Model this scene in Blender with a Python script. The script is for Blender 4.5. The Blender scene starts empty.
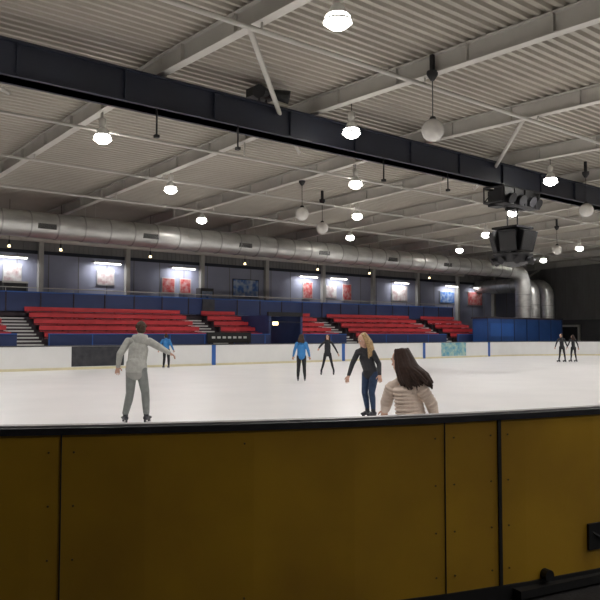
import bpy, math, random
import numpy as np
from mathutils import Vector, Matrix
random.seed(7)
sc = bpy.context.scene
try:
    sc.view_settings.view_transform = 'Standard'
    sc.view_settings.look = 'None'
except Exception: pass
col = sc.collection

# ---------------------------------------------------------------- materials
def mat(name, c, rough=0.6, metal=0.0, noise=0.0, nscale=5.0, bump=0.0, bscale=30.0, emit=0.0, spec=0.5, c2=None, stretch=None):
    m = bpy.data.materials.new(name); m.use_nodes = True
    nt = m.node_tree; b = nt.nodes['Principled BSDF']
    b.inputs['Base Color'].default_value = (*c, 1)
    b.inputs['Roughness'].default_value = rough
    b.inputs['Metallic'].default_value = metal
    b.inputs['Specular IOR Level'].default_value = spec
    tc = nt.nodes.new('ShaderNodeTexCoord')
    src = tc.outputs['Object']
    if stretch:
        mp = nt.nodes.new('ShaderNodeMapping'); mp.inputs['Scale'].default_value = stretch
        nt.links.new(src, mp.inputs['Vector']); src = mp.outputs['Vector']
    if noise > 0:
        n = nt.nodes.new('ShaderNodeTexNoise'); n.inputs['Scale'].default_value = nscale
        n.inputs['Detail'].default_value = 6
        nt.links.new(src, n.inputs['Vector'])
        mx = nt.nodes.new('ShaderNodeMix'); mx.data_type = 'RGBA'
        d = c2 if c2 else tuple(max(0, x*(1-noise)) for x in c)
        mx.inputs[6].default_value = (*c, 1); mx.inputs[7].default_value = (*d, 1)
        r = nt.nodes.new('ShaderNodeValToRGB')
        r.color_ramp.elements[0].position = 0.38; r.color_ramp.elements[1].position = 0.68
        nt.links.new(n.outputs['Fac'], r.inputs['Fac'])
        nt.links.new(r.outputs['Color'], mx.inputs[0])
        nt.links.new(mx.outputs[2], b.inputs['Base Color'])
    if bump > 0:
        n2 = nt.nodes.new('ShaderNodeTexNoise'); n2.inputs['Scale'].default_value = bscale
        n2.inputs['Detail'].default_value = 4
        nt.links.new(src, n2.inputs['Vector'])
        bp = nt.nodes.new('ShaderNodeBump'); bp.inputs['Strength'].default_value = bump
        bp.inputs['Distance'].default_value = 0.02
        nt.links.new(n2.outputs['Fac'], bp.inputs['Height'])
        nt.links.new(bp.outputs['Normal'], b.inputs['Normal'])
    if emit > 0:
        b.inputs['Emission Color'].default_value = (*c, 1)
        b.inputs['Emission Strength'].default_value = emit
        try: m.cycles.emission_sampling = 'NONE'
        except Exception: pass
    return m

M = {}
M['ice'] = mat('ice', (.80,.785,.78), .30, noise=.1, nscale=.6, bump=.12, bscale=6, c2=(.75,.74,.735))
M['white'] = mat('board_white', (.82,.82,.81), .4, noise=.04, nscale=1.5)
M['kick'] = mat('board_kick', (.78,.72,.48), .5, noise=.1, nscale=3)
M['yellow'] = mat('board_yellow', (.56,.325,.022), .38, noise=.4, nscale=1.3, bump=.12, bscale=4, c2=(.42,.235,.02))
M['cap'] = mat('board_cap', (.035,.035,.04), .35, noise=.3, nscale=8)
M['capl'] = mat('board_cap_light', (.35,.34,.34), .4, noise=.3, nscale=8)
M['seam'] = mat('black_seam', (.012,.012,.012), .6)
M['bolt'] = mat('bolt', (.14,.10,.04), .4, .6)
M['rubber'] = mat('rubber_floor', (.035,.032,.032), .7, noise=.4, nscale=6, bump=.3, bscale=60)
M['roof'] = mat('roof_deck', (.40,.37,.315), .5, noise=.12, nscale=.5)
M['steel'] = mat('painted_steel', (.54,.52,.48), .5, noise=.12, nscale=1.2)
M['navysteel'] = mat('navy_steel', (.018,.022,.038), .45, noise=.2, nscale=1)
M['duct'] = mat('galvanised_duct', (.62,.62,.60), .38, .65, noise=.25, nscale=3, stretch=(.3,1,1))
M['ductseam'] = mat('duct_seam', (.40,.40,.39), .4, .7)
M['red'] = mat('red_seat', (.52,.04,.05), .55, noise=.2, nscale=2)
M['tier'] = mat('tier_dark', (.05,.035,.045), .8, noise=.3, nscale=3)
M['navy'] = mat('navy_panel', (.025,.045,.14), .5, noise=.2, nscale=1)
M['blue'] = mat('blue_paint', (.03,.12,.42), .5, noise=.15, nscale=1)
M['boothblue'] = mat('booth_blue', (.025,.085,.28), .5, noise=.2, nscale=1)
M['nosing'] = mat('step_nosing', (.6,.6,.58), .6)
M['wall'] = mat('wall_panel', (.38,.40,.52), .6, noise=.12, nscale=.7)
M['wallup'] = mat('wall_cladding', (.27,.265,.26), .6, noise=.2, nscale=.6, stretch=(1,1,.3))
M['walldark'] = mat('wall_dark', (.09,.09,.095), .7, noise=.3, nscale=.8)
M['black'] = mat('matt_black', (.012,.012,.014), .5, noise=.3, nscale=4)
M['grille'] = mat('speaker_grille', (.03,.03,.032), .6, bump=.6, bscale=120)
M['globe'] = mat('globe_glass', (.68,.66,.62), .25, noise=.08, nscale=4)
M['lampon'] = mat('lamp_glow', (1,.97,.90), .4, emit=25)
M['tube'] = mat('fluorescent', (1,.97,.92), .4, emit=8)
M['warm'] = mat('warm_bulb', (1,.75,.4), .4, emit=5)
M['reflector'] = mat('lamp_reflector', (.72,.72,.70), .3, .3)
M['p_white'] = mat('poster_white', (.72,.71,.69), .5, noise=.5, nscale=3, c2=(.45,.3,.3))
M['p_red'] = mat('poster_red', (.50,.07,.07), .5, noise=.5, nscale=4, c2=(.6,.38,.36))
M['p_dark'] = mat('poster_dark', (.02,.022,.03), .5, noise=.5, nscale=3, c2=(.05,.05,.055))
M['p_land'] = mat('poster_landscape', (.10,.35,.50), .5, noise=.5, nscale=4, c2=(.45,.6,.5))
M['p_blue'] = mat('screen_blue', (.05,.16,.5), .3, noise=.4, nscale=3, c2=(.5,.6,.7))
M['metal'] = mat('blade_steel', (.7,.7,.72), .2, 1)
M['skin'] = mat('skin', (.56,.33,.24), .5, noise=.1, nscale=20)
M['eye'] = mat('eye_white', (.8,.8,.8), .2)
M['iris'] = mat('iris', (.03,.02,.015), .2)
M['lip'] = mat('lips', (.45,.15,.13), .4)
M['greyhood'] = mat('grey_hoodie', (.43,.43,.40), .9, noise=.2, nscale=12, bump=.6, bscale=22)
M['greypant'] = mat('grey_joggers', (.22,.235,.225), .9, noise=.2, nscale=10, bump=.6, bscale=18)
M['cuff'] = mat('grey_cuff', (.30,.30,.28), .9)
M['darkjkt'] = mat('black_jacket', (.012,.013,.018), .6, noise=.3, nscale=8, bump=.5, bscale=20)
M['bluejkt'] = mat('blue_jacket', (.03,.20,.50), .6, noise=.2, nscale=8, bump=.5, bscale=20)
M['jeans'] = mat('jeans', (.025,.05,.11), .85, noise=.3, nscale=14, bump=.5, bscale=20)
M['dark'] = mat('dark_trousers', (.014,.014,.018), .8, noise=.3, nscale=8, bump=.4, bscale=20)
M['puff'] = mat('cream_puffer', (.57,.46,.385), .5, noise=.12, nscale=10, bump=.4, bscale=25)
M['blonde'] = mat('blonde_hair', (.46,.30,.14), .5, noise=.5, nscale=40)
M['brown'] = mat('brown_hair', (.035,.016,.010), .55, noise=.4, nscale=40, spec=.3)
M['midbrown'] = mat('mid_brown_hair', (.06,.034,.02), .6, noise=.4, nscale=40, spec=.3)
M['boot'] = mat('skate_boot', (.02,.02,.03), .4)

# ---------------------------------------------------------------- builder
class B:
    def __init__(s): s.v=[]; s.f=[]; s.m=[]; s.mats=[]
    def mi(s, k):
        if k not in s.mats: s.mats.append(k)
        return s.mats.index(k)
    def add(s, vs, fs, k):
        o=len(s.v); s.v += [tuple(p) for p in vs]; i=s.mi(k)
        for f in fs: s.f.append([a+o for a in f]); s.m.append(i)
    def box(s, a, b, k):
        x0,y0,z0=a; x1,y1,z1=b
        s.add([(x0,y0,z0),(x1,y0,z0),(x1,y1,z0),(x0,y1,z0),(x0,y0,z1),(x1,y0,z1),(x1,y1,z1),(x0,y1,z1)],
              [(0,3,2,1),(4,5,6,7),(0,1,5,4),(1,2,6,5),(2,3,7,6),(3,0,4,7)],k)
    def bar(s, p0, p1, w, h, k, up=(0,0,1)):
        p0=Vector(p0);p1=Vector(p1);a=(p1-p0).normalized();up=Vector(up)
        sd=a.cross(up).normalized()*w/2; u=sd.cross(a).normalized()*h/2
        vs=[]
        for p in (p0,p1): vs += [p-sd-u,p+sd-u,p+sd+u,p-sd+u]
        s.add(vs,[(0,1,2,3),(4,7,6,5),(0,4,5,1),(1,5,6,2),(2,6,7,3),(3,7,4,0)],k)
    def tube(s, pts, r, k, n=12, caps=True):
        pts=[Vector(p) for p in pts]
        rs = r if isinstance(r,(list,tuple)) else [r]*len(pts)
        ref=None; vs=[]; fs=[]
        for i,p in enumerate(pts):
            if i==0: a=pts[1]-p
            elif i==len(pts)-1: a=p-pts[i-1]
            else: a=(pts[i+1]-p).normalized()+(p-pts[i-1]).normalized()
            a.normalize()
            if ref is None:
                ref = Vector((0,0,1)) if abs(a.z)<.9 else Vector((1,0,0))
            x=(ref-a*ref.dot(a)).normalized(); ref=x; y=a.cross(x)
            for j in range(n):
                t=2*math.pi*j/n; vs.append(p+(x*math.cos(t)+y*math.sin(t))*rs[i])
        for i in range(len(pts)-1):
            for j in range(n):
                a0=i*n+j;b0=i*n+(j+1)%n; fs.append((a0,b0,b0+n,a0+n))
        if caps:
            fs.append(tuple(range(n))[::-1]); fs.append(tuple((len(pts)-1)*n+j for j in range(n)))
        s.add(vs,fs,k)
    def ell(s, c, R, ax, k, nu=16, nv=10):
        c=Vector(c); vs=[c+ax[2]*R[2]]; fs=[]
        for i in range(1,nv):
            ph=math.pi*i/nv
            for j in range(nu):
                t=2*math.pi*j/nu
                vs.append(c+ax[0]*R[0]*math.sin(ph)*math.cos(t)+ax[1]*R[1]*math.sin(ph)*math.sin(t)+ax[2]*R[2]*math.cos(ph))
        vs.append(c-ax[2]*R[2])
        for j in range(nu): fs.append((0,1+j,1+(j+1)%nu))
        for i in range(nv-2):
            for j in range(nu):
                a=1+i*nu+j;b=1+i*nu+(j+1)%nu; fs.append((a,a+nu,b+nu,b))
        l=len(vs)-1
        for j in range(nu): fs.append((l,1+(nv-2)*nu+(j+1)%nu,1+(nv-2)*nu+j))
        s.add(vs,fs,k)
    def mesh(s, name):
        me=bpy.data.meshes.new(name); me.from_pydata(s.v,[],s.f)
        for k in s.mats: me.materials.append(M[k])
        me.polygons.foreach_set('material_index', s.m); me.update(); return me
    def obj(s, name, smooth=False, parent=None, loc=None, auto=False):
        me=s.mesh(name)
        if smooth: me.polygons.foreach_set('use_smooth',[True]*len(me.polygons))
        o=bpy.data.objects.new(name,me); col.objects.link(o)
        if auto:
            try:
                me.polygons.foreach_set('use_smooth',[True]*len(me.polygons)); me.set_sharp_from_angle(angle=math.radians(35))
            except Exception: pass
        if parent: o.parent=parent
        if loc: o.location=loc
        return o
AX=(Vector((1,0,0)),Vector((0,1,0)),Vector((0,0,1)))
def empty(name, loc=(0,0,0)):
    e=bpy.data.objects.new(name,None); e.location=loc; e.empty_display_size=.2; col.objects.link(e); return e

# ---------------------------------------------------------------- camera
cd=bpy.data.cameras.new('camera'); cam=bpy.data.objects.new('camera',cd); col.objects.link(cam)
cd.sensor_width=36; cd.lens=43.2; cd.clip_end=300
cam.location=(0,0,1.6); cam.rotation_euler=(math.radians(92.78),0,math.radians(-39.3))
sc.camera=cam
w=bpy.data.worlds.new('world'); sc.world=w; w.use_nodes=True
w.node_tree.nodes['Background'].inputs[0].default_value=(.02,.02,.025,1)

# ---------------------------------------------------------------- rink
X0,X1,Y0,Y1,R=-3.59,56.4,2.24,32.45,10.5
def rinkpath(off=0.0, n=28):
    pts=[]; r=R-off
    for cx,cy,a0 in ((X0+R,Y0+R,180),(X1-R,Y0+R,270),(X1-R,Y1-R,0),(X0+R,Y1-R,90)):
        for i in range(n+1):
            t=math.radians(a0+90*i/n); pts.append((cx+r*math.cos(t),cy+r*math.sin(t)))
    return pts
b=B(); p=rinkpath(.05); n=len(p)
b.add([(x,y,0) for x,y in p],[tuple(range(n))],'ice'); b.obj('ice_surface')
XW0,XW1,YW0,YW1=-12,66,-7,42
b=B(); b.box((XW0,YW0,-.2),(XW1,YW1,-.03),'rubber'); b.obj('floor')

def sweep(b, offs, zs, k, closed=True):
    paths=[rinkpath(o) for o in offs]; n=len(paths[0]); m=len(offs)
    vs=[(paths[j][i][0],paths[j][i][1],zs[j]) for i in range(n) for j in range(m)]
    fs=[]
    for i in range(n):
        for j in range(m):
            a=i*m+j; c=i*m+(j+1)%m; d=((i+1)%n)*m+(j+1)%m; e=((i+1)%n)*m+j
            fs.append((a,c,d,e))
    b.add(vs,fs,k)
b=B()
sweep(b,[0,.03,.03,0],[.05,.05,1.08,1.08],'yellow')
sweep(b,[.04,.09,.09,.04],[.11,.11,1.08,1.08],'white')
sweep(b,[.04,.10,.10,.04],[0,0,.11,.11],'kick')
sweep(b,[-.015,-.015,.115,.115],[1.072,1.108,1.108,1.072],'cap')
sweep(b,[.03,.03,.10,.10],[1.1085,1.118,1.118,1.1085],'capl')
sweep(b,[-.012,.01,.01,-.012],[-.03,-.03,.06,.06],'seam')
cx,cy=X0+R,Y0+R
def arcp(deg,r,z): t=math.radians(deg); return Vector((cx+r*math.cos(t),cy+r*math.sin(t),z))
def vseam(deg,w,z0=.05,z1=1.075,k='seam',pr=.004):
    b.bar(arcp(deg,R+pr/2,z0),arcp(deg,R+pr/2,z1),w,pr*2+.002,k,up=arcp(deg,1,0)-arcp(deg,0,0))
seams=[(238.7,.005),(250.7,.005),(252.85,.024),(226.5,.005),(214.,.005),(202,.02),(264.8,.005),(266.2,.024)]
for d,wd in seams: vseam(d,wd)
for d,wd in seams:
    for s in (-.35,.35):
        for z in (.16,.42,.70,.98):
            q=arcp(d+s,R,z); o=arcp(d+s,R+.004,z); b.tube([q,o],.006,'bolt',n=8)
for d in (244.,233,259,220):
    for z in (.16,1.0):
        b.tube([arcp(d,R,z),arcp(d,R+.004,z)],.006,'bolt',n=8)
b.bar(arcp(257.2,R+.008,.19),arcp(257.2,R+.008,.36),.17,.016,'black',up=arcp(257.2,1,0)-arcp(257.2,0,0))
b.tube([arcp(256.95,R+.01,.30),arcp(257.45,R+.045,.24)],.009,'seam')
b.tube([arcp(254.7,R,.09),arcp(254.7,R+.05,.09)],.035,'black')
b.bar(arcp(253.3,R+.03,.012),arcp(262,R+.03,.012),.1,.05,'seam')
for u in (15.9,20.6,29.9,37.3,44.5,9.0): b.box((u-.12,Y1-.11,.02),(u+.12,Y1-.085,1.10),'blue')
b.box((12.9,Y1-.1,.14),(15.5,Y1-.088,1.06),'p_dark')
b.box((39.1,Y1-.1,.14),(41.8,Y1-.088,1.06),'p_land')
b.obj('rink_boards')

# ---------------------------------------------------------------- shell
def roofz(y): return 9.2-.6*abs(y-17.3)/24.7
b=B(); pitch=.30
prof=[(0,0),(.10,0),(.14,.085),(.26,.085)]
y=YW0-.1; seq=[]
while y<YW1+.3:
    for dy,dz in prof: seq.append((y+dy,dz))
    y+=pitch
vs=[]
for yy,dz in seq: vs += [(XW0-.1,yy,roofz(yy)+dz),(XW1+.1,yy,roofz(yy)+dz)]
b.add(vs,[(2*i,2*i+1,2*i+3,2*i+2) for i in range(len(seq)-1)],'roof'); b.obj('ceiling')
us=[9.3+5.45*k for k in range(-3,11)]
b=B()
b.box((XW0,YW1,-.2),(XW1,YW1+.2,6.4),'wall'); b.box((XW0,YW1,6.4),(XW1,YW1+.2,8.8),'wallup')
u=XW0+.6
while u<XW1:
    b.box((u,YW1-.04,6.4),(u+.12,YW1,8.6),'wallup'); u+=.3
u=XW0
while u<XW1:
    b.box((u,YW1-.015,3),(u+.05,YW1,6.4),'wallup'); u+=1.817
b.box((XW0,YW1-.08,6.3),(XW1,YW1,6.5),'navysteel')
for u in us:
    b.box((u-.14,41.7,2.9),(u+.14,42.05,8.5),'steel'); b.bar((u,41.75,7.3),(u,40.2,8.1),.12,.15,'steel')
b.obj('wall_back')
b=B(); b.box((XW1,YW0,-.2),(XW1+.2,YW1,3.1),'walldark'); b.box((XW1,YW0,3.1),(XW1+.2,YW1,9.4),'wallup')
v=YW0
while v<YW1: b.box((XW1-.05,v,3.1),(XW1,v+.2,9),'wallup'); v+=.6
b.obj('wall_right')
b=B(); b.box((XW0-.2,YW0,-.2),(XW0,YW1,9.4),'wallup'); b.obj('wall_left')
b=B(); b.box((XW0,YW0-.2,-.2),(XW1,YW0,8.9),'walldark'); b.obj('wall_front')

for u in us:
    b=B()
    for ya,yb in ((YW0,17.3),(17.3,YW1)):
        za,zb=roofz(ya)-.01,roofz(yb)-.01
        b.bar((u,ya,za-.02),(u,yb,zb-.02),.26,.03,'steel')
        b.bar((u,ya,za-.27),(u,yb,zb-.27),.03,.46,'steel')
        b.bar((u,ya,za-.51),(u,yb,zb-.51),.26,.035,'steel')
        n=10
        for i in range(n):
            t=(i+.5)/n; yy=ya+(yb-ya)*t; zz=za+(zb-za)*t
            b.box((u-.12,yy-.01,zz-.5),(u+.12,yy+.01,zz-.03),'steel')
    b.obj('roof_rafter')
b=B(); b.box((XW0,17.05,7.62),(XW1,17.55,8.48),'navysteel')
for z in (7.62,8.44): b.box((XW0,16.95,z),(XW1,17.65,z+.05),'navysteel')
u=XW0+1
while u<XW1: b.box((u,16.97,7.66),(u+.03,17.63,8.45),'navysteel'); u+=2.725
for u,y0_,z0,z1 in ((9.0,17.0,6.9,7.65),(11.6,17.0,7.0,7.65),(17.6,17.0,6.9,7.65),(21,17.0,7.0,7.65)):
    b.tube([(u,y0_,z0),(u,y0_,z1)],.025,'black',n=8); b.box((u-.06,y0_-.06,z0-.08),(u+.06,y0_+.06,z0),'black')
b.obj('roof_beam')
b=B()
for yy,z,r in ((12.7,8.35,.06),(21.2,8.0,.05),(27.2,8.2,.05),(31.8,8.0,.06),(6.2,8.3,.06)):
    b.tube([(XW0,yy,z),(XW1,yy,z)],r,'steel',n=10)
    for u in us: b.tube([(u,yy,z),(u,yy,roofz(yy)-.5)],.03,'steel',n=6)
b.obj('roof_tie_tubes',smooth=True)
b=B()
for k in range(-3,11,2):
    u=9.3+5.45*(k+1)
    b.tube([(u,13.2,8.62),(u+4.1,17.3,8.3)],.07,'steel',n=10)
    b.tube([(u+4.1,17.3,8.3),(u+8.1,21.3,8.62)],.06,'steel',n=10)
b.obj('roof_bracing',smooth=True)
b=B()
b.box((12.3,17.1,8.75),(13.1,17.6,9.0),'black'); b.bar((12.5,17.2,8.52),(12.5,17.2,8.75),.05,.05,'black',up=(0,1,0))
b.bar((12.9,17.4,8.5),(12.9,17.4,8.78),.05,.05,'black',up=(0,1,0))
b.tube([(12.7,17.1,8.86),(12.2,16.8,8.72)],[.12,.2],'black'); b.tube([(12.75,17.1,8.86),(13.25,16.7,8.72)],[.12,.2],'black')
b.obj('stage_spotlight')

# ventilation duct
b=B(); DY,DZ,DR=35.5,7.02,.64
path=[(XW0,DY,DZ),(52.5,DY,DZ)]+[(52.5+1.2*math.sin(a),DY,DZ-1.2*(1-math.cos(a))) for a in (math.radians(22.5*i) for i in range(1,5))]+[(53.7,DY,-.03)]
b.tube(path,DR,'duct',n=28)
u=XW0+.7
while u<52:
    b.tube([(u,DY,DZ),(u+.06,DY,DZ)],DR+.03,'ductseam',n=28); u+=1.36
for z in (5,4,3,2): b.tube([(53.7,DY,z),(53.7,DY,z+.06)],DR+.03,'ductseam',n=24)
for u in (12.6,18.2,24.4,30.6,37,43):
    b.bar((u-.45,DY-DR*.93,DZ-.12),(u+.45,DY-DR*.93,DZ-.12),.1,.26,'black')
    for i in range(5): b.bar((u-.45,DY-DR-.015,DZ-.22+.05*i),(u+.45,DY-DR-.015,DZ-.22+.05*i),.02,.012,'ductseam')
for u in us:
    if u<53 and u>XW0:
        for s in (-1,1): b.tube([(u+.3,DY+s*DR,DZ),(u+.3,DY+s*DR,roofz(DY))],.012,'steel',n=6)
b.obj('ventilation_duct',auto=True)
for bx,r in ((56.0,.58),(58.3,.55)):
    b=B()
    pp=[(bx,YW1,6.1),(bx,DY+1.5,6.1)]+[(bx,DY+1.5-1.0*math.sin(a),5.1+1.0*math.cos(a)) for a in (math.radians(22.5*i) for i in range(1,5))]+[(bx,DY+.5,-.03)]
    b.tube(pp,r,'duct',n=24)
    for z in (1.2,2.2,3.2,4.2): b.tube([(bx,DY+.5,z),(bx,DY+.5,z+.06)],r+.03,'ductseam',n=24)
    for yy in (38,39.5,41): b.tube([(bx,yy,6.1),(bx,yy+.06,6.1)],r+.03,'ductseam',n=24)
    b.obj('ventilation_duct',auto=True)
b=B(); b.tube([(XW0,38.9,6.75),(50,38.9,6.75)],.13,'steel',n=14)
for u in us:
    if XW0<u<50: b.tube([(u,38.9,6.8),(u,38.9,roofz(38.9)-.4)],.02,'steel',n=6)
b.obj('service_pipe',smooth=True)

# ---------------------------------------------------------------- grandstand
NR=5
def tier(i): return 34.95+.75*i, 1.1+.34*i
def block(u0,u1):
    b=B()
    for i in range(NR):
        y_,z_=tier(i)
        b.box((u0,y_,-.03),(u1,min(y_+.75,38.6),z_),'tier')
        b.box((u0+.05,y_+.22,z_+.33),(u1-.05,y_+.50,z_+.36),'red')
        b.box((u0+.05,y_+.50,z_+.41),(u1-.05,y_+.54,z_+.63),'red')
        q=u0+.3
        while q<u1-.1: b.box((q,y_+.28,z_),(q+.05,y_+.5,z_+.33),'tier'); b.box((q,y_+.54,z_),(q+.05,y_+.57,z_+.6),'tier'); q+=1.2
    b.obj('grandstand_seating')
    b=B()
    b.box((u0,34.75,-.03),(u1,34.83,1.62),'navy'); b.box((u0,34.73,1.62),(u1,34.85,1.67),'blue')
    q=u0
    while q<u1-.1: b.box((q,34.73,-.03),(q+.05,34.75,1.62),'blue'); q+=2.2
    b.obj('stand_front_barrier')
def stairs(u0,u1):
    b=B()
    u0+=.01; u1-=.01
    for i in range(NR*2):
        y_=34.95+.375*i; z_=.98+.17*i
        b.box((u0,y_,-.03),(u1,min(y_+.375,38.6),z_),'tier'); b.box((u0,y_-.012,z_-.07),(u1,y_+.03,z_+.005),'nosing')
    b.obj('stand_stairs')
for a,c in ((XW0+.1,11.2),(12.7,22.1),(23.5,26.1),(28.8,32.4),(33.9,42.6),(43.9,48.2)): block(a,c)
for a,c in ((11.2,12.7),(22.1,23.5),(32.4,33.9),(42.6,43.9)): stairs(a,c)
b=B(); b.box((XW0+.1,38.75,2.6),(48.2,YW1-.35,2.85),'tier')
q=XW0+1
while q<48: b.box((q,39,-.03),(q+.3,39.3,2.6),'tier'); b.box((q,41,-.03),(q+.3,41.3,2.6),'tier'); q+=4.5
b.obj('upper_walkway')
b=B()
b.box((XW0+.1,38.66,2.86),(48.2,38.74,3.85),'navy')
b.box((XW0+.1,38.63,3.85),(48.2,38.77,3.91),'blue')
q=XW0+.2
while q<48.2: b.box((q,38.62,2.86),(q+.06,38.66,3.87),'tier'); b.tube([(q+.03,38.7,3.9),(q+.03,38.7,4.12)],.015,'steel',n=6); q+=1.817
b.tube([(XW0+.1,38.7,4.12),(48.2,38.7,4.12)],.025,'steel',n=8)
b.obj('walkway_barrier')
b=B()
b.box((26.12,34.9,-.03),(26.3,38.6,2.8),'navy'); b.box((28.6,34.9,-.03),(28.78,38.6,2.8),'navy')
b.box((26.3,38.45,-.03),(28.6,38.6,2.8),'walldark'); b.box((26.12,34.88,2.75),(28.78,35.08,3.0),'black')
b.box((26.5,38.40,1.1),(27.3,38.45,2.3),'p_white'); b.box((27.6,38.40,.2),(28.4,38.45,2.3),'p_red')
b.box((26.4,34.85,2.2),(26.8,34.88,2.4),'warm'); b.box((26.12,34.88,2.38),(28.78,34.95,2.42),'black')
b.obj('entrance_tunnel')
b=B(); b.box((21.6,34.6,1.15),(24.6,34.66,1.75),'black')
for i in range(7): b.box((21.9+i*.36,34.59,1.4),(22.12+i*.36,34.6,1.52),'nosing')
for u in (21.7,24.4): b.box((u,34.61,-.03),(u+.08,34.68,1.2),'black')
b.obj('text_banner')
b=B(); b.box((45.6,33.3,-.03),(56,34.65,2.85),'boothblue'); b.box((45.5,33.22,2.85),(56.1,34.7,2.98),'tier')
q=45.6
while q<56: b.box((q,33.26,-.03),(q+.08,33.3,2.85),'navy'); q+=1.73
b.box((46,33.27,1.5),(49,33.3,2.5),'blue')
b.obj('control_booth')
def poster(u0,u1,z0,z1,k,name='poster'):
    b=B(); b.box((u0-.05,YW1-.06,z0-.05),(u1+.05,YW1-.02,z1+.05),'black' if name!='poster' else 'nosing'); b.box((u0,YW1-.075,z0),(u1,YW1-.06,z1),k); b.obj(name)
rat=lambda x:(.774*(x-300)/720+.633)/(.774-.633*(x-300)/720)
for x0,x1,z0,z1,k in ((3,20,4.5,5.6,'p_white'),(97,113,4.7,5.6,'p_white'),(162,174,4.4,5.3,'p_red'),(180,190,4.4,5.3,'p_red'),
    (303,312,4.4,5.6,'p_red'),(343,351,4.4,5.6,'p_red'),(392,407,4.5,5.7,'p_white'),(440,454,4.5,5.5,'p_blue'),(468,482,4.4,5.6,'p_red'),(326,336,4.5,5.4,'p_white')):
    poster(42*rat(x0),42*rat(x1),z0,z1,k)
poster(42*rat(233),42*rat(258),4.3,5.5,'p_blue','wall_screen')
b=B(); b.box((23.7,38.56,2.95),(24.6,38.6,3.85),'p_dark'); b.obj('poster')
b=B(); b.box((11.75,39.0,2.85),(13.1,39.6,4.45),'walldark'); b.box((11.85,38.97,3.0),(13.0,39.0,4.35),'black'); b.box((11.75,38.96,4.35),(13.1,39.0,4.45),'steel'); b.obj('vending_machine')
b=B(); b.box((25.0,40.9,2.85),(26.0,41.5,4.7),'walldark'); b.box((25.1,40.87,3.6),(25.9,40.9,4.5),'p_blue'); b.obj('vending_machine')
for x in (8,104,180,305,335,398,448,476):
    u=42*rat(x); e=B()
    e.box((u-.9,41.4,6.0),(u+.9,41.6,6.08),'steel'); e.tube([(u-.85,41.5,5.96),(u+.85,41.5,5.96)],.035,'tube',n=8)
    e.box((u-.9,41.6,6.02),(u-.8,YW1-.02,6.08),'steel'); e.box((u+.8,41.6,6.02),(u+.9,YW1-.02,6.08),'steel')
    o=e.obj('fluorescent_light')
    ld=bpy.data.lights.new('tube_light','AREA'); ld.shape='RECTANGLE'; ld.size=1.7; ld.size_y=.08; ld.energy=30; ld.color=(.97,.97,1)
    lo=bpy.data.objects.new('tube_light',ld); col.objects.link(lo); lo.parent=o; lo.location=(u,41.47,5.9); lo.rotation_euler=(math.radians(12),0,0)
for x in (8,60,150,245,318,370,430):
    u=38*rat(x); e=B(); e.tube([(u,38.,6.12),(u,38.,6.24)],[.08,.05],'warm',n=12); e.tube([(u,38.,6.24),(u,38.,6.5)],[.05,.03],'black',n=12)
    e.tube([(u,38.,6.48),(u,38.,roofz(38)-.1)],.012,'black',n=6); e.obj('pendant_spotlight')
b=B(); b.box((65.8,37.4,-.03),(65.94,39.4,2.4),'black'); b.box((65.75,37.2,-.03),(65.94,37.4,2.6),'steel'); b.box((65.75,39.4,-.03),(65.94,39.6,2.6),'steel'); b.box((65.75,37.2,2.4),(65.94,39.6,2.6),'steel'); b.obj('door_1')
b=B(); b.box((65.8,30,-.03),(65.94,34,3.8),'black'); b.box((65.75,29.9,3.7),(65.94,34.1,3.9),'steel'); b.obj('door_2')

# ---------------------------------------------------------------- lamps
lb=B()
lb.tube([(0,0,.62),(0,0,.9)],.012,'black',n=6)
lb.tube([(0,0,.36),(0,0,.40),(0,0,.62),(0,0,.66)],[.07,.11,.11,.05],'steel',n=20)
lb.tube([(0,0,.36),(0,0,.30),(0,0,.12),(0,0,0)],[.06,.13,.22,.27],'reflector',n=28,caps=False)
lb.tube([(0,0,.01),(0,0,-.03)],[.285,.285],'reflector',n=28,caps=False)
lb.ell((0,0,.02),(.26,.26,.19),AX,'lampon',20,10)
lme=lb.mesh('high_bay_lamp'); lme.polygons.foreach_set('use_smooth',[True]*len(lme.polygons))
vj={0:10.2,1:15.7,2:21.1,3:26.8,4:33.0,-1:4.7,-2:-.8,-3:-5.8}
def lamp(u,v,z,e,ang=158):
    o=bpy.data.objects.new('high_bay_lamp',lme); col.objects.link(o); o.location=(u,v,z)
    ld=bpy.data.lights.new('lamp_light','SPOT'); ld.energy=e; ld.spot_size=math.radians(ang); ld.spot_blend=.5; ld.shadow_soft_size=.22; ld.color=(1,.965,.935)
    lo=bpy.data.objects.new('lamp_light',ld); col.objects.link(lo); lo.parent=o; lo.location=(0,0,-.2)
for i in range(-2,9):
    for j,v in vj.items():
        if (i+j)%2==0 and not (j<-1 and (i>3 or i<-1)): lamp(9.3+5.45*i+(.12 if j%2 else 0),v,7.72,710 if j>-2 else 560)  # rows outside the near boards: unseen lamps added to brighten their yellow outer face

def globe(u,v):
    g=B(); g.ell((0,0,0),(.30,.30,.30),AX,'globe',24,16)
    g.tube([(0,0,.28),(0,0,.36)],[.10,.07],'black',n=14)
    zt=roofz(v)-7.0-.5
    g.tube([(0,0,.36),(0,0,zt-.25)],.014,'black',n=8)
    g.tube([(0,0,zt-.25),(0,0,zt-.1),(0,0,zt)],[.05,.15,.15],'black',n=14); g.box((-.05,-.05,zt),(.05,.05,zt+.45),'black')
    g.obj('hanging_globe_light',auto=True,loc=(u,v,7.0))
for u,v in ((14.61,12.31),(20.28,24.63),(23.8,27.3),(29.2,16.1),(41.5,24.9)):
    globe(u,v)

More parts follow.
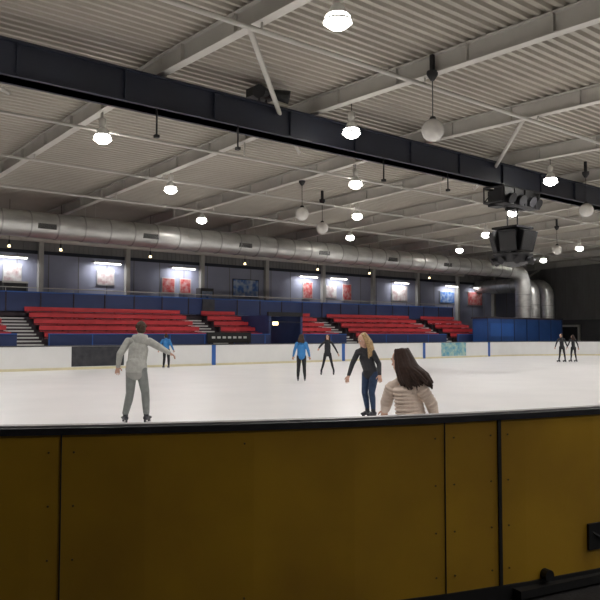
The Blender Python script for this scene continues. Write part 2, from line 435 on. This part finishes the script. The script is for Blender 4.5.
# speaker cluster
e=empty('speaker_cluster',(25.5,17.3,0))
g=B()
for s in (-1,1):
    for z in (6.95,7.55):
        g.tube([(-1.3,s*.45,z),(1.3,s*.45,z)],.05,'black',n=8); g.tube([(s*1.3,-.45,z),(s*1.3,.45,z)],.05,'black',n=8)
    for xx in (-1.3,-.65,0,.65,1.3): g.tube([(xx,s*.45,6.95),(xx,s*.45,7.55)],.03,'black',n=6)
    for i in range(4): g.tube([(-1.3+.65*i,s*.45,6.95),(-.65+.65*i,s*.45,7.55)],.025,'black',n=6)
for xx,yy in ((-1.0,-.3),(-.3,-.3),(.35,-.35),(1.0,-.2),(-.6,.3),(.6,.3)):
    g.box((xx-.31,yy-.25,6.85),(xx+.31,yy+.25,7.5),'black')
    g.tube([(xx,yy-.25,7.1),(xx,yy-.42,7.02)],[.17,.22],'black',n=14)
g.obj('frame',parent=e)
g=B()
for s in (-1,1):
    g.tube([(s*.35,0,5.9),(s*.35,0,7.0)],.03,'black',n=8)
g.box((-.6,-.6,5.95),(.6,.6,6.03),'black')
for kx in range(6):
    a=math.radians(60*kx+20); d=Vector((math.cos(a),math.sin(a),0)); t=Vector((-d.y,d.x,0))
    up=Vector((0,0,1)); tl=(up*.97+d*.25).normalized(); o=Vector((0,0,5.5))+d*.42
    n=tl.cross(t).normalized(); n = n if n.dot(d)>0 else -n
    vs=[]
    for zz in (-.42,.42):
        for (dd,ww) in ((-.1,.16),(.42,.34)):
            for sg in (-1,1): vs.append(o+tl*zz+n*dd+t*sg*ww)
    g.add(vs,[(0,1,3,2),(4,6,7,5),(0,4,5,1),(2,3,7,6),(0,2,6,4),(1,5,7,3)],'black')
    q=o+n*.425
    g.bar(q-tl*.37,q+tl*.37,.6,.02,'grille',up=n)
g.obj('speakers',parent=e)
g=B(); g.tube([(0,0,4.98),(0,0,4.9),(0,0,4.55),(0,0,4.4)],[.3,.8,.62,.2],'black',n=20)
g.tube([(0,0,4.9),(0,0,5.3)],.1,'black')
for kx in range(8):
    a=math.radians(45*kx); g.tube([(.5*math.cos(a),.5*math.sin(a),4.72),(.85*math.cos(a),.85*math.sin(a),4.6)],[.09,.15],'black',n=12)
g.obj('lower_horns',parent=e,auto=True)

# ---------------------------------------------------------------- people
class P:
    def __init__(s): s.pr=[]
    def cap(s,p0,p1,r0,r1,k,side=(1,0,0),sx=1,sy=1):
        p0=Vector(p0);p1=Vector(p1); a=p1-p0; L=max(a.length,1e-4); a=a/L
        sd=Vector(side); sd=sd-a*sd.dot(a)
        if sd.length<.05:
            sd=Vector((0,1,0)); sd=sd-a*sd.dot(a)
        sd.normalize(); th=a.cross(sd)
        s.pr.append(('c',p0,p1,r0,r1,a,sd,th,L,sx,sy,k))
    def ell(s,c,Rr,ax,k): s.pr.append(('e',Vector(c),Rr,ax,k))
    def build(s,name,parent,voxel,smooth=4):
        g=B()
        for q in s.pr:
            if q[0]=='e': g.ell(q[1],q[2],q[3],'skin',20,14)
            else:
                _,p0,p1,r0,r1,a,sd,th,L,sx,sy,k=q
                n=16; rings=[]
                for i in range(5):
                    t=math.pi/2*(1-i/5.); rings.append((p0-a*r0*math.sin(t),r0*math.cos(t)))
                rings.append((p0,r0)); rings.append((p1,r1))
                for i in range(1,6):
                    t=math.pi/2*i/5.; rings.append((p1+a*r1*math.sin(t),r1*math.cos(t)))
                vs=[rings[0][0]]; fs=[]
                for c,rr in rings[1:-1]:
                    for j in range(n):
                        an=2*math.pi*j/n; vs.append(c+sd*sx*rr*math.cos(an)+th*sy*rr*math.sin(an))
                vs.append(rings[-1][0]); m=len(rings)-2
                for j in range(n): fs.append((0,1+(j+1)%n,1+j))
                for i in range(m-1):
                    for j in range(n):
                        x=1+i*n+j;y=1+i*n+(j+1)%n; fs.append((x,y,y+n,x+n))
                l=len(vs)-1
                for j in range(n): fs.append((l,1+(m-1)*n+j,1+(m-1)*n+(j+1)%n))
                g.add(vs,fs,'skin')
        o=g.obj(name+'_tmp')
        md=o.modifiers.new('r','REMESH'); md.mode='VOXEL'; md.voxel_size=voxel; md.use_smooth_shade=True
        ms=o.modifiers.new('s','SMOOTH'); ms.factor=.5; ms.iterations=smooth
        dg=bpy.context.evaluated_depsgraph_get(); me=bpy.data.meshes.new_from_object(o.evaluated_get(dg))
        bpy.data.objects.remove(o)
        nf=len(me.polygons); C=np.zeros(nf*3); me.polygons.foreach_get('center',C); C=C.reshape(-1,3)
        keys=[]; best=np.full(nf,1e9); idx=np.zeros(nf,int)
        for q in s.pr:
            k=q[-1]
            if k not in keys: keys.append(k)
            if q[0]=='e':
                c=np.array(q[1]); A=np.array([list(x) for x in q[3]]); l=(C-c)@A.T/np.array(q[2])
                d=(np.linalg.norm(l,axis=1)-1)*min(q[2])
            else:
                _,p0,p1,r0,r1,a,sd,th,L,sx,sy,k=q
                Q=C-np.array(p0); t=np.clip(Q@np.array(a)/L,0,1); D=Q-np.outer(t*L,np.array(a))
                e=np.stack([D@np.array(sd)/sx,D@np.array(th)/sy,D@np.array(a)],1)
                d=(np.linalg.norm(e,axis=1)-(r0+(r1-r0)*t))*min(sx,sy)
            w_=d<best; best[w_]=d[w_]; idx[w_]=keys.index(k)
        me.materials.clear()
        for k in keys: me.materials.append(M[k])
        me.polygons.foreach_set('material_index',idx.astype(np.int32)); me.polygons.foreach_set('use_smooth',[True]*nf)
        me.name=name
        ob=bpy.data.objects.new(name,me); col.objects.link(ob); ob.parent=parent; return ob

def person(name,loc,J,f,hf,top,bottom,haircol,k=1.0,hair='short',hairdrift=(0,0,0),hairlen=.3,voxel=.006,loose=0.0,puffer=False,hood=False,feet=None,hk=1.0,hairN=46,hr=.020):
    root=empty(name,(loc[0],loc[1],0)); root.rotation_euler=(0,0,math.radians(-39.3))
    f=Vector((f[0],f[1],0)).normalized(); side=Vector((f.y,-f.x,0))
    J={a:Vector(v) for a,v in J.items()}
    p=P(); L=loose; K=k
    k=K*hk
    hu=Vector((0,0,1)); h3=Vector(hf).normalized(); hs=h3.cross(hu).normalized(); hu=hs.cross(h3).normalized(); H=J['head']; ax=(hs,h3,hu)
    p.ell(H+hu*.02*k,(.074*k,.092*k,.098*k),ax,'skin')
    p.ell(H-hu*.045*k+h3*.022*k,(.056*k,.066*k,.072*k),ax,'skin')
    p.ell(H-hu*.095*k+h3*.06*k,(.024*k,.02*k,.02*k),ax,'skin')
    p.cap(H+h3*.085*k+hu*.012*k,H+h3*.108*k-hu*.022*k,.008*k,.013*k,'skin')
    for s in (-1,1):
        p.ell(H+hs*s*.076*k-hu*.005*k,(.01*k,.02*k,.032*k),ax,'skin')
        p.cap(H+hs*s*.018*k+h3*.087*k+hu*.028*k,H+hs*s*.048*k+h3*.075*k+hu*.028*k,.008*k,.007*k,'skin')
    p.cap(J['neck']-Vector((0,0,.03)),H-hu*.06*k-h3*.01*k,.055*k,.05*k,'skin')
    k=K
    pv,ch,nk=J['pelvis'],J['chest'],J['neck']
    shm=(J['shL']+J['shR'])/2
    if puffer:
        n=10; lo=pv-Vector((0,0,.08))
        for i in range(n):
            t=i/(n-1); c=lo.lerp(shm-Vector((0,0,.03)),t)
            p.ell(c,((.205-.03*t)*k,(.15-.02*t)*k,.034*k),(side,f,Vector((0,0,1))),top)
        p.cap(pv.lerp(ch,.1),ch,.118*k,.118*k,top,side,1.4,1)
    else:
        p.cap(pv+Vector((0,0,.03)),ch,(.112+L)*k,(.118+L)*k,top,side,1.28,.92)
        p.cap(pv-Vector((0,0,.03)),pv+Vector((0,0,.05)),(.118+L)*k,(.115+L)*k,top,side,1.32,1.0)
    p.cap(ch,shm,.11*k,.08*k,top,side,1.35,.9)
    p.cap(J['shL'],J['shR'],(.058+L*.5)*k,(.058+L*.5)*k,top)
    for a in ('shL','shR'): p.cap(nk-Vector((0,0,.01)),J[a],.05*k,.055*k,top)
    p.cap(nk-Vector((0,0,.02)),nk+Vector((0,0,.02)),.066*k,.062*k,top)
    if hood:
        p.ell(nk-f*.085*k-Vector((0,0,.03)),(.13*k,.07*k,.09*k),(side,f,Vector((0,0,1))),top)
        p.cap(nk+side*.09*k-f*.02,nk-side*.09*k-f*.02,.05*k,.05*k,top)
        p.cap(pv-Vector((0,0,.07)),pv-Vector((0,0,.05)),(.122+L)*k,(.122+L)*k,'cuff',side,1.3,1)
        p.cap(pv-Vector((0,0,.02)),pv+Vector((0,0,.08)),(.130+L)*k,(.122+L)*k,top,side,1.3,1)
    p.cap(pv-Vector((0,0,.06)),pv,.10*k,.105*k,bottom,side,1.3,1)
    for s,(hp,kn,an) in ((-1,('hipL','knL','anL')),(1,('hipR','knR','anR'))):
        hp,kn,an=J[hp],J[kn],J[an]
        p.cap(hp,kn,(.086+L)*k,(.058+L)*k,bottom); cf=kn.lerp(an,.3)
        p.cap(kn,cf-f*.012*k,(.056+L)*k,(.056+L)*k,bottom); p.cap(cf-f*.012*k,an+Vector((0,0,.05)),(.056+L)*k,(.040+L)*k,bottom)
        ff=f
        if feet: ff=Vector((*feet[0 if s<0 else 1],0)).normalized()
        fs_=Vector((ff.y,-ff.x,0)); zb=an.z-.075
        p.cap(an+Vector((0,0,.08*k)),an-Vector((0,0,.03*k)),.046*k,.045*k,'boot')
        p.cap(Vector((an.x,an.y,zb+.03))-ff*.045*k,Vector((an.x,an.y,zb+.025))+ff*.08*k,.042*k,.042*k,'boot',fs_,.9,1)
        p.cap(Vector((an.x,an.y,zb+.025))+ff*.08*k,Vector((an.x,an.y,zb+.02))+ff*.16*k,.042*k,.032*k,'boot',fs_,1,.8)
        g=B(); c=Vector((an.x,an.y,0)); z0=0
        g.bar(c-ff*.10*k+Vector((0,0,z0+.012)),c+ff*.20*k+Vector((0,0,z0+.012)),.006,.025,'metal')
        for d0 in (-.06,.11): g.bar(c+ff*(d0-.02)*k+Vector((0,0,z0+.04)),c+ff*(d0+.04)*k+Vector((0,0,z0+.04)),.022,.05,'boot')
        g.obj('skate_blade',parent=root)
    for s,(sh,el,wr) in ((-1,('shL','elL','wrL')),(1,('shR','elR','wrR'))):
        sh,el,wr=J[sh],J[el],J[wr]
        if puffer:
            for a,c,r0,r1 in ((sh,el,.078,.07),(el,wr,.07,.055)):
                for i in range(5):
                    q=a.lerp(c,(i+.5)/5); d=(c-a).normalized(); s1=d.cross(Vector((.3,.2,1))).normalized(); rr=(r0+(r1-r0)*i/4)*k
                    p.ell(q,(rr,rr,.034*k),(s1,d.cross(s1),d),top)
            L_=.008
        else: L_=L
        p.cap(sh,el,(.054+L_)*k,(.044+L_)*k,top); p.cap(el,wr.lerp(el,.06),(.044+L_)*k,(.033+L_*.5)*k,top)
        d=(wr-el).normalized(); n=Vector((0,0,-1)); n=(n-d*n.dot(d))
        if n.length<.3: n=(side*-s); n=n-d*n.dot(d)
        n.normalize(); t=d.cross(n).normalized()
        if t.dot(f)<0: t=-t
        p.cap(wr-d*.03*k,wr+d*.02*k,.026*k,.024*k,'skin')
        p.cap(wr+d*.015*k,wr+d*.075*k,.022*k,.020*k,'skin',t,1.75,.75)
        for i,(o_,ln) in enumerate(((.031,.072),(.0105,.082),(-.0105,.076),(-.031,.058))):
            a=wr+d*.082*k+t*o_*k; d1=(d*.93+n*.3+t*o_*5).normalized(); d2=(d*.6+n*.75+t*o_*3).normalized()
            m_=a+d1*ln*.5*k; p.cap(a-d*.01,m_,.0092*k,.0085*k,'skin'); p.cap(m_,m_+d2*ln*.5*k,.0085*k,.0072*k,'skin')
        a=wr+d*.025*k+t*.028*k; m_=a+(d*.6+t*.75+n*.2).normalized()*.045*k
        p.cap(a,m_,.013*k,.0105*k,'skin'); p.cap(m_,m_+(d*.9+t*.3+n*.3).normalized()*.03*k,.0105*k,.008*k,'skin')
    p.build('body',root,voxel)
    k=K*hk
    g=B()
    for s in (-1,1):
        c=H+hs*s*.031*k+h3*.083*k+hu*.008*k
        g.ell(c,(.014*k,.008*k,.008*k),ax,'eye',12,8); g.ell(c+h3*.006*k,(.006*k,.004*k,.006*k),ax,'iris',10,6)
        g.tube([H+hs*s*.015*k+h3*.092*k+hu*.03*k,H+hs*s*.032*k+h3*.091*k+hu*.036*k,H+hs*s*.048*k+h3*.079*k+hu*.03*k],.0035*k,haircol,n=6)
    g.ell(H+h3*.086*k-hu*.052*k,(.022*k,.007*k,.007*k),ax,'lip',12,6)
    g.obj('face_features',smooth=True,parent=root)
    q=P(); rr=random.Random(name)
    q.ell(H-h3*.024*k+hu*.03*k,(.086*k,.092*k,.100*k),ax,haircol)
    q.ell(H-h3*.035*k-hu*.02*k,(.08*k,.072*k,.085*k),ax,haircol)
    if hair=='long':
        dr=Vector(hairdrift); N=hairN
        for i in range(N):
            t=-1.95+3.9*i/(N-1)+rr.uniform(-.08,.08)
            dv=(-h3*math.cos(t)+hs*math.sin(t)); lv=rr.uniform(-.02,.06)
            a=H+dv*.062*k+hu*(.05+lv)*k-h3*.02*k
            m_=H+dv*(.096+rr.uniform(0,.014))*k-hu*.07*k-h3*.03*k+dr*.15
            ln=hairlen*rr.uniform(.75,1.05)
            e_=H+dv*(.09+rr.uniform(-.02,.03))*k+Vector((0,0,-1))*(ln)*k+dr*rr.uniform(.45,1.2)-h3*.05*k
            mm=m_.lerp(e_,.5)+dr*.02+dv*.018*k
            q.cap(a,m_,hr*k,hr*k,haircol); q.cap(m_,mm,hr*k,hr*.85*k,haircol); q.cap(mm,e_,hr*.85*k,.006*k,haircol)
    else:
        for i in range(40):
            t=rr.uniform(-2.1,2.1); e1=rr.uniform(-.1,1.3)
            dv=(-h3*math.cos(t)+hs*math.sin(t))*math.cos(e1)+hu*math.sin(e1)
            a=H-h3*.02*k+hu*.03*k+dv*.08*k; q.cap(a,a+(dv*.4-hu*.5+h3*rr.uniform(-.3,.3)).normalized()*.03*k,.012*k,.007*k,haircol)
    q.build('hair',root,voxel*.9,2)
    return root

def stand(h,sp=.1,arm=.12,lean=0,fy=0.0,fx=0.0):
    k=h/1.78; g={}
    def V(x,y,z): return (x*k,y*k,z*k)
    g['pelvis']=V(0,0,.97); g['chest']=V(fx*.5*lean,fy*.5*lean,1.30); g['neck']=V(fx*lean,fy*lean,1.50); g['head']=V(fx*lean*1.35,fy*lean*1.35,1.655)
    for s,n in ((-1,'L'),(1,'R')):
        g['sh'+n]=V(s*.175+fx*lean,fy*lean,1.43); g['el'+n]=V(s*(.2+arm)+fx*lean,fy*lean-fy*.06,1.17); g['wr'+n]=V(s*(.2+arm*1.8)+fx*lean,fy*lean+fy*.06,.95)
        g['hip'+n]=V(s*.09,0,.93); g['kn'+n]=V(s*(.08+sp*.5),fy*.06,.53); g['an'+n]=(s*(.07+sp)*k,0,.135)
    return g,k

J=dict(pelvis=(0,0,.99),chest=(.02,.07,1.34),neck=(.03,.12,1.56),head=(.035,.17,1.725),
 shL=(-.18,.10,1.48),elL=(-.30,-.02,1.25),wrL=(-.355,.07,1.02),shR=(.21,.10,1.48),elR=(.42,.02,1.37),wrR=(.58,.10,1.27),
 hipL=(-.09,0,.95),knL=(-.13,.08,.54),anL=(-.19,-.0,.135),hipR=(.09,0,.95),knR=(.14,.12,.55),anR=(.18,.04,.135))
person('man_ice_skater',(6.06,12.13),J,(-.35,.94),(-.45,.9,-.05),'greyhood','greypant','midbrown',k=1.05,loose=.016,hood=True,feet=((-.5,.85),(.2,.95)))
J=dict(pelvis=(.05,.02,.87),chest=(-.03,-.05,1.14),neck=(-.08,-.11,1.35),head=(-.10,-.15,1.505),
 shL=(-.19,-.02,1.27),elL=(-.30,-.02,1.04),wrL=(-.38,-.12,.82),shR=(.08,-.16,1.27),elR=(.20,-.16,1.05),wrR=(.20,-.28,.84),
 hipL=(-.02,.08,.84),knL=(-.06,.0,.49),anL=(.0,.12,.135),hipR=(.12,-.04,.84),knR=(.06,-.14,.49),anR=(.10,-.04,.135))
person('blonde_woman_ice_skater',(9.88,10.0),J,(-.7,-.7),(-.85,-.45,-.3),'darkjkt','jeans','blonde',k=.98,loose=.006,hair='long',hairlen=.36,hairdrift=(.06,.02,0),hk=1.06,hairN=60)
J=dict(pelvis=(.06,0,.76),chest=(.02,.02,1.0),neck=(-.04,.03,1.14),head=(-.05,.05,1.325),
 shL=(-.14,.09,1.06),elL=(-.19,.14,.90),wrL=(-.19,.28,.80),shR=(.14,-.05,1.06),elR=(.25,-.02,.90),wrR=(.30,.08,.77),
 hipL=(.02,.05,.72),knL=(-.04,.1,.43),anL=(.0,.0,.135),hipR=(.14,-.04,.72),knR=(.12,.02,.43),anR=(.2,-.06,.135))
person('girl_ice_skater',(5.6,5.1),J,(-.6,.8),(-.65,.74,-.12),'puff','dark','brown',k=.94,hair='long',hairlen=.30,hairdrift=(.17,-.02,.04),puffer=True,hk=1.14,hairN=90,hr=.019)
g,k=stand(1.62,sp=.06,arm=.06,lean=.03,fy=1)
person('woman_in_blue_jacket',(15.86,19.3),g,(.1,1),(.2,1,-.1),'bluejkt','dark','midbrown',k=k,hair='long',hairlen=.22,voxel=.008,loose=.012)
g,k=stand(1.62,sp=.2,arm=.14,lean=.05,fy=-1)
g['wrL']=(-.36,-.15,1.05); g['elL']=(-.33,-.02,1.1)
person('woman_in_black',(19.1,21.6),g,(-.2,-1),(-.3,-1,-.1),'darkjkt','dark','midbrown',k=k*.92,hair='long',hairlen=.25,voxel=.008)
g,k=stand(1.66,sp=.06,arm=.1,lean=.05,fy=1,fx=-.6)
person('man_in_blue_jacket',(17.1,31.1),g,(-.5,.85),(-.6,.8,0),'bluejkt','dark','midbrown',k=k,voxel=.01,loose=.015)
g,k=stand(1.68,sp=.12,arm=.1,lean=.04,fx=-1,fy=-.3)
person('teenage_ice_skater',(39.0,23.2),g,(-.9,-.3),(-.9,-.4,0),'darkjkt','dark','midbrown',k=k,voxel=.01)
g,k=stand(1.6,sp=.1,arm=.1,lean=.04,fx=-.6,fy=.8)
person('teenage_ice_skater',(39.75,22.9),g,(-.7,.7),(-.7,.7,0),'darkjkt','dark','brown',k=k,voxel=.01,hair='long',hairlen=.25)
print('faces', sum(len(m.polygons) for m in bpy.data.meshes))
